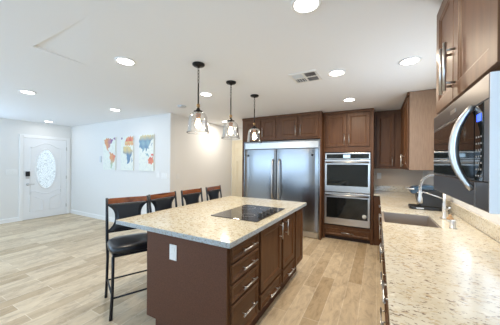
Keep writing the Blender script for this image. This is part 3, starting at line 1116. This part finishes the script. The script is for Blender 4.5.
# right L-shaped countertop with sink cut-out
SX1, SY0, SY1 = 0.47, 2.43, 2.99
bm = bmesh.new()
xs = [-0.055, 0.04, SX1, 0.718]
ys = [0.25, SY0, SY1, 4.66, 5.298]
cells = set()
for j in range(4):
    for i in range(3):
        if i == 0 and j < 3:
            continue
        if i == 1 and j == 1:
            continue
        cells.add((i, j))
vd = {}
def gv(i, j, z):
    if (i, j, z) not in vd:
        vd[(i, j, z)] = bm.verts.new((xs[i], ys[j], z))
    return vd[(i, j, z)]
zt, zb = 0.914, CT
for (i, j) in cells:
    bm.faces.new((gv(i, j, zt), gv(i + 1, j, zt), gv(i + 1, j + 1, zt), gv(i, j + 1, zt)))
    bm.faces.new((gv(i, j, zb), gv(i, j + 1, zb), gv(i + 1, j + 1, zb), gv(i + 1, j, zb)))
    for (di, dj, a_, b_) in ((-1, 0, (0, 1), (0, 0)), (1, 0, (1, 0), (1, 1)), (0, -1, (0, 0), (1, 0)), (0, 1, (1, 1), (0, 1))):
        if (i + di, j + dj) not in cells:
            p0, p1 = (i + a_[0], j + a_[1]), (i + b_[0], j + b_[1])
            bm.faces.new((gv(*p0, zt), gv(*p0, zb), gv(*p1, zb), gv(*p1, zt)))
tag(obj('countertop', bm, M_gran, None, 0.003), 'long cream granite countertop along the right side, around the sink', 'countertop')

bs = obj('backsplash', B(0.719, 0.738, 0.25, 5.296, 0.9145, 1.02), M_gran, None, 0.002)
tag(bs, 'low granite backsplash along the right wall under the microwave', 'backsplash')
bs = obj('backsplash', B(-0.055, 0.717, 5.30, 5.318, 0.9145, 1.02), M_gran, None, 0.002)
tag(bs, 'short granite backsplash on the back wall right of the ovens', 'backsplash')

# sink (apron front)
sk = thing('sink', 'brushed steel apron-front sink set into the right countertop', 'sink', (0.25, 2.71, 0.66))
bm = bmesh.new()
w = 0.010
x0, x1, y0, y1, z0, z1 = 0.042, SX1 - 0.002, SY0 + 0.002, SY1 - 0.002, 0.67, 0.906
box(bm, x0, x0 + 0.02, y0, y1, z0, z1)
box(bm, x1 - w, x1, y0, y1, z0, z1)
box(bm, x0 + 0.02, x1 - w, y0, y0 + w, z0, z1)
box(bm, x0 + 0.02, x1 - w, y1 - w, y1, z0, z1)
box(bm, x0 + 0.02, x1 - w, y0 + w, y1 - w, z0, z0 + w)
obj('basin', bm, M_sink, sk)
bm = bmesh.new()
lathe(bm, [(0.045, 0.681), (0.045, 0.683), (0.03, 0.683), (0.028, 0.6815)], (0.26, 2.8, 0), 24)
obj('drain', bm, M_chrome, sk)

# faucet with spring neck
fa = thing('faucet', 'chrome pull-down faucet with coiled spring neck beside the sink', 'faucet', (0.565, 2.86, 0.914))
fx, fy = 0.565, 2.86
bm = bmesh.new()
lathe(bm, [(0.028, 0.915), (0.028, 0.925), (0.015, 0.93), (0.015, 1.06), (0.011, 1.07), (0.011, 1.16)], (fx, fy, 0), 24)
obj('body', bm, M_chrome, fa)
bm = bmesh.new()
tube(bm, [(fx, fy, 1.0), (fx + 0.01, fy - 0.05, 1.01), (fx + 0.02, fy - 0.10, 1.04)], 0.007, 8)
obj('lever', bm, M_chrome, fa)
neck = []
for k in range(25):
    a = math.pi * k / 24
    neck.append(Vector((fx - 0.095 + 0.095 * math.cos(a), fy, 1.20 + 0.13 * math.sin(a))))
neck = [Vector((fx, fy, 1.16))] + neck + [Vector((fx - 0.19, fy, 1.17))]
bm = bmesh.new()
tube(bm, neck, 0.007, 8)
obj('hose', bm, M_blk, fa)
bm = bmesh.new()                                      # the coil around the hose
coil = []
N = 360
L = [0]
for a_, b_ in zip(neck, neck[1:]):
    L.append(L[-1] + (b_ - a_).length)
for k in range(N):
    s = L[-1] * k / (N - 1)
    i = max(j for j in range(len(L)) if L[j] <= s + 1e-9)
    i = min(i, len(neck) - 2)
    f_ = (s - L[i]) / (L[i + 1] - L[i])
    pnt = neck[i].lerp(neck[i + 1], f_)
    dd = (neck[i + 1] - neck[i]).normalized()
    u_ = Vector((0, 1, 0))
    w_ = dd.cross(u_)
    a = 2 * math.pi * k / 9
    coil.append(pnt + (u_ * math.cos(a) + w_ * math.sin(a)) * 0.0115)
tube(bm, coil, 0.0032, 5)
obj('spring', bm, M_chrome, fa)
bm = bmesh.new()
hx_ = fx - 0.19
lathe(bm, [(0.011, 1.18), (0.014, 1.165), (0.015, 1.12), (0.021, 1.10), (0.023, 1.06), (0.020, 1.05)], (hx_, fy, 0), 20)
obj('spray_head', bm, M_chrome, fa)
bm = bmesh.new()
tube(bm, [(fx, fy, 1.105), (hx_ + 0.02, fy, 1.165)], 0.0055, 8)
tube(bm, [(hx_ + 0.021 * math.cos(k * math.pi / 8), fy + 0.021 * math.sin(k * math.pi / 8), 1.155) for k in range(16)], 0.004, 6, closed=True)
obj('holder_arm', bm, M_chrome, fa)

ag = thing('air_gap', 'short chrome cylinder on the counter between faucet and camera', 'air gap', (0.545, 2.47, 0.914))
bm = bmesh.new()
lathe(bm, [(0.026, 0.915), (0.026, 0.92), (0.021, 0.923), (0.021, 0.975), (0.017, 0.982), (0.0001, 0.983)], (0.545, 2.47, 0), 24)
obj('cap', bm, M_chrome, ag)

ws = thing('scrub_brush', 'small round tan wooden scrubber on the counter beside the faucet', 'brush', (0.585, 2.74, 0.914))
bm = bmesh.new()
lathe(bm, [(0.022, 0.915), (0.024, 0.935)], (0.585, 2.74, 0), 20)
obj('bristles', bm, M_canvas, ws)
bm = bmesh.new()
lathe(bm, [(0.026, 0.935), (0.028, 0.945), (0.022, 0.955), (0.010, 0.962), (0.014, 0.972), (0.008, 0.982), (0.0001, 0.984)], (0.585, 2.74, 0), 20)
obj('knob', bm, M_cork, ws)

# coffee maker
cm = thing('coffee_maker', 'black pod coffee maker with glossy blue-black lid behind the faucet', 'coffee maker', (0.5, 3.4, 0.914))
bm = bmesh.new()
prism(bm, [(0.335, 3.33), (0.36, 3.30), (0.62, 3.30), (0.65, 3.33), (0.65, 3.47), (0.62, 3.50), (0.36, 3.50), (0.335, 3.47)], 'z', 0.915, 0.95)
obj('base', bm, M_blk, cm, 0.006)
bm = bmesh.new()                                       # tower leans back
o_ = [(0.43, 0.951), (0.65, 0.951), (0.66, 1.10), (0.65, 1.145), (0.44, 1.145), (0.40, 1.10)]
prism(bm, o_, 'y', 3.30, 3.50)
obj('tower', bm, M_blk, cm, 0.012)
bm = bmesh.new()
prism(bm, [(0.345, 1.11), (0.36, 1.09), (0.395, 1.10), (0.44, 1.146), (0.64, 1.146), (0.62, 1.19), (0.50, 1.20), (0.38, 1.175), (0.34, 1.15)], 'y', 3.295, 3.505)
obj('lid', bm, M_blueblk, cm, 0.012, label='glossy blue-black lid')
bm = bmesh.new()
tube(bm, [(0.375, 3.28, 1.15), (0.30, 3.30, 1.155), (0.30, 3.46, 1.155), (0.375, 3.50, 1.15)], 0.008, 8)
obj('handle', bm, M_chrome, cm, label='silver lid handle')
obj('badge', B(0.40, 0.47, 3.297, 3.2995, 0.925, 0.94), M_chrome, cm)
bm = bmesh.new()
tube(bm, [(0.645, 3.40, 1.0), (0.69, 3.36, 0.96), (0.685, 3.25, 0.922), (0.66, 3.15, 0.920), (0.69, 3.10, 0.920)], 0.004, 6)
obj('power_cord', bm, M_blk, cm)

# ------------------------------------------------------------------ wall plates
def plate_y(name, lab, cat, x, z, w, h, n, plane=YF, child='rocker', group=None):
    t = thing(name, lab, cat, (x, plane, z - h / 2), group)
    obj('plate', B(x - w / 2, x + w / 2, plane - 0.007, plane - 0.001, z - h / 2, z + h / 2), M_white, t, 0.002)
    for k in range(n):
        xc = x - w / 2 + w * (k + 0.5) / n
        obj(child, B(xc - 0.016, xc + 0.016, plane - 0.010, plane - 0.007, z - 0.033, z + 0.033), M_white, t, 0.002)


plate_y('light_switch', 'narrow white switch plate on the wall just right of the map canvases', 'light switch', -4.03, 1.19, 0.08, 0.12, 1)
plate_y('light_switch', 'wide white switch plate near the outer corner of the map wall', 'light switch', -3.84, 1.17, 0.17, 0.12, 3)
plate_y('outlet', 'white outlet on the back wall right of the ovens', 'outlet', 0.03, 1.21, 0.075, 0.12, 1, YB, 'receptacle')


def plate_x(lab, y, z, w, h, n, plane):
    t = thing('light_switch', lab, 'light switch', (plane, y, z - h / 2))
    obj('plate', B(plane + 0.001, plane + 0.007, y - w / 2, y + w / 2, z - h / 2, z + h / 2), M_white, t, 0.002)
    for k in range(n):
        yc_ = y - w / 2 + w * (k + 0.5) / n
        obj('rocker', B(plane + 0.007, plane + 0.010, yc_ - 0.016, yc_ + 0.016, z - 0.033, z + 0.033), M_white, t, 0.002)


plate_x('white switch plate on the side wall just around the corner from the maps', 3.56, 1.16, 0.08, 0.12, 1, XH)
plate_x('wide white switch plate left of the front door', 2.13, 1.19, 0.21, 0.12, 4, XL)
th = thing('thermostat', 'small pale upright device on the wall left of the map canvases', 'thermostat', (-6.12, YF, 1.46))
obj('housing', B(-6.15, -6.09, YF - 0.022, YF - 0.001, 1.44, 1.59), M_ventblue, th, 0.006)

# ------------------------------------------------------------------ map canvases
M_map = mat('watercolour_map_print', (0.8, 0.8, 0.75), 0.85)
at_ = nd(M_map, 'ShaderNodeAttribute', attribute_name='ink')
wc = noise(M_map, coords(M_map), 16, 5, 0.7)
wr = ramp(M_map, wc, [(0.3, (0.84, 0.86, 0.90)), (0.5, (1, 1, 1)), (0.75, (1.05, 1.04, 1.0))])
lk(M_map, mix(M_map, 1.0, at_.outputs['Color'], wr.outputs[0], 'MULTIPLY'), bsdf(M_map).inputs['Base Color'])
PAPER = (0.80, 0.83, 0.77)
RED, ORG, YEL, BLU, PUR, GRN, TEAL = (0.72, 0.12, 0.08), (0.74, 0.33, 0.14), (0.70, 0.55, 0.25), (0.10, 0.22, 0.38), (0.25, 0.10, 0.30), (0.45, 0.60, 0.42), (0.25, 0.42, 0.48)
LANDS = [
    [([(0.05, 0.93), (0.30, 1.0), (0.62, 0.98), (0.80, 0.93), (0.72, 0.84), (0.60, 0.78), (0.52, 0.68), (0.40, 0.64), (0.46, 0.58), (0.60, 0.53), (0.64, 0.50), (0.50, 0.54), (0.34, 0.62), (0.24, 0.72), (0.14, 0.84)], 'na'),
     ([(0.84, 1.0), (1.0, 1.0), (1.0, 0.92), (0.88, 0.94)], 'pu'),
     ([(0.58, 0.52), (0.80, 0.50), (1.0, 0.40), (0.96, 0.28), (0.82, 0.18), (0.70, 0.02), (0.62, 0.02), (0.64, 0.22), (0.54, 0.40)], 'sa')],
    [([(0.0, 0.97), (0.10, 1.0), (0.14, 0.94), (0.06, 0.90)], 'pu'),
     ([(0.30, 0.76), (0.38, 0.88), (0.50, 0.98), (0.80, 1.0), (0.98, 0.98), (1.0, 0.72), (0.80, 0.74), (0.62, 0.73), (0.44, 0.72)], 'eu'),
     ([(0.18, 0.58), (0.24, 0.70), (0.50, 0.71), (0.78, 0.68), (0.98, 0.52), (0.86, 0.46), (0.78, 0.30), (0.64, 0.16), (0.54, 0.18), (0.50, 0.38), (0.42, 0.48), (0.24, 0.48)], 'af'),
     ([(0.88, 0.32), (0.95, 0.34), (0.93, 0.22), (0.87, 0.22)], 'bl')],
    [([(0.02, 0.92), (0.20, 1.0), (0.60, 1.0), (1.0, 0.98), (1.0, 0.88), (0.86, 0.86), (0.80, 0.78), (0.70, 0.70), (0.66, 0.60), (0.56, 0.60), (0.50, 0.52), (0.44, 0.62), (0.36, 0.60), (0.28, 0.50), (0.20, 0.62), (0.04, 0.66)], 'as'),
     ([(0.46, 0.50), (0.62, 0.46), (0.72, 0.40), (0.60, 0.38), (0.50, 0.44)], 'tl'), ([(0.80, 0.48), (0.98, 0.44), (0.98, 0.38), (0.84, 0.42)], 'rd'),
     ([(0.62, 0.28), (0.74, 0.36), (0.98, 0.36), (1.0, 0.20), (0.84, 0.16), (0.66, 0.20)], 'au'), ([(0.86, 0.78), (0.92, 0.76), (0.84, 0.68)], 'bl')],
]


def ink(kind, u, v):
    def mx(a, b, t):
        t = max(0, min(1, t))
        return tuple(a[i] * (1 - t) + b[i] * t for i in range(3))
    j = 0.12 * math.sin(u * 19 + v * 7) + 0.1 * math.sin(v * 31)
    if kind == 'na':
        return mx(mx(ORG, PUR, (u - 0.35) * 3 + j), RED, (0.66 - v) * 4) if u < 0.9 else BLU
    if kind == 'sa':
        return mx(mx(ORG, RED, (u - 0.7) * 3 + j), GRN, (0.34 - v) * 5)
    if kind == 'eu':
        return mx(ORG, RED, 0.6 + j * 3) if v > 0.84 else mx(ORG, YEL, 0.5 + j * 3)
    if kind == 'af':
        return mx(YEL, BLU, (0.62 - v) * 5 + j)
    if kind == 'as':
        return mx(mx(TEAL, BLU, 0.5 + 2 * j), YEL, (v - 0.84) * 8 + j)
    return {'pu': PUR, 'bl': BLU, 'tl': TEAL, 'rd': RED}.get(kind, mx(RED, ORG, 0.25 + j))


def inside(p, poly):
    c = False
    for (x1, y1), (x2, y2) in zip(poly, poly[1:] + poly[:1]):
        if (y1 > p[1]) != (y2 > p[1]) and p[0] < (x2 - x1) * (p[1] - y1) / (y2 - y1) + x1:
            c = not c
    return c


MAPS = [(-5.98, -5.475, 'map canvas of the Americas, leftmost of the three'),
        (-5.26, -4.81, 'map canvas of Europe and Africa, middle of the three'),
        (-4.61, -4.135, 'map canvas of Asia and Australia, rightmost of the three')]
for idx, (x0, x1, lab) in enumerate(MAPS):
    t = thing('wall_art', lab, 'wall art', ((x0 + x1) / 2, YF, 1.25), 'world map canvases')
    z0, z1 = 1.26, 2.045
    yf = YF - 0.026
    obj('canvas', B(x0, x1, yf, YF - 0.001, z0, z1), M_canvas, t, 0.002)
    bm = bmesh.new()
    cl = bm.loops.layers.float_color.new('ink')
    NX, NZ = 44, 62
    g = [[bm.verts.new((x0 + (x1 - x0) * i / NX, yf - 0.001, z0 + (z1 - z0) * j / NZ)) for j in range(NZ + 1)] for i in range(NX + 1)]
    for i in range(NX):
        for j in range(NZ):
            u = (i + 0.5) / NX
            v = (j + 0.5) / NZ
            uu = u + 0.02 * math.sin(v * 40)
            vv = v + 0.015 * math.sin(u * 37 + 1)
            vv = (vv - 0.03) / 0.95
            colr = PAPER
            for poly, kind in LANDS[idx]:
                if inside((uu, vv), poly):
                    colr = ink(kind, u, v)
                    colr = tuple(0.88 * c + 0.12 * p_ for c, p_ in zip(colr, PAPER))
            f = bm.faces.new((g[i][j], g[i + 1][j], g[i + 1][j + 1], g[i][j + 1]))
            for l in f.loops:
                l[cl] = (*colr, 1)
    obj('map_print', bm, M_map, t)

for o in bpy.data.objects:
    if '_org' in o:
        del o['_org']
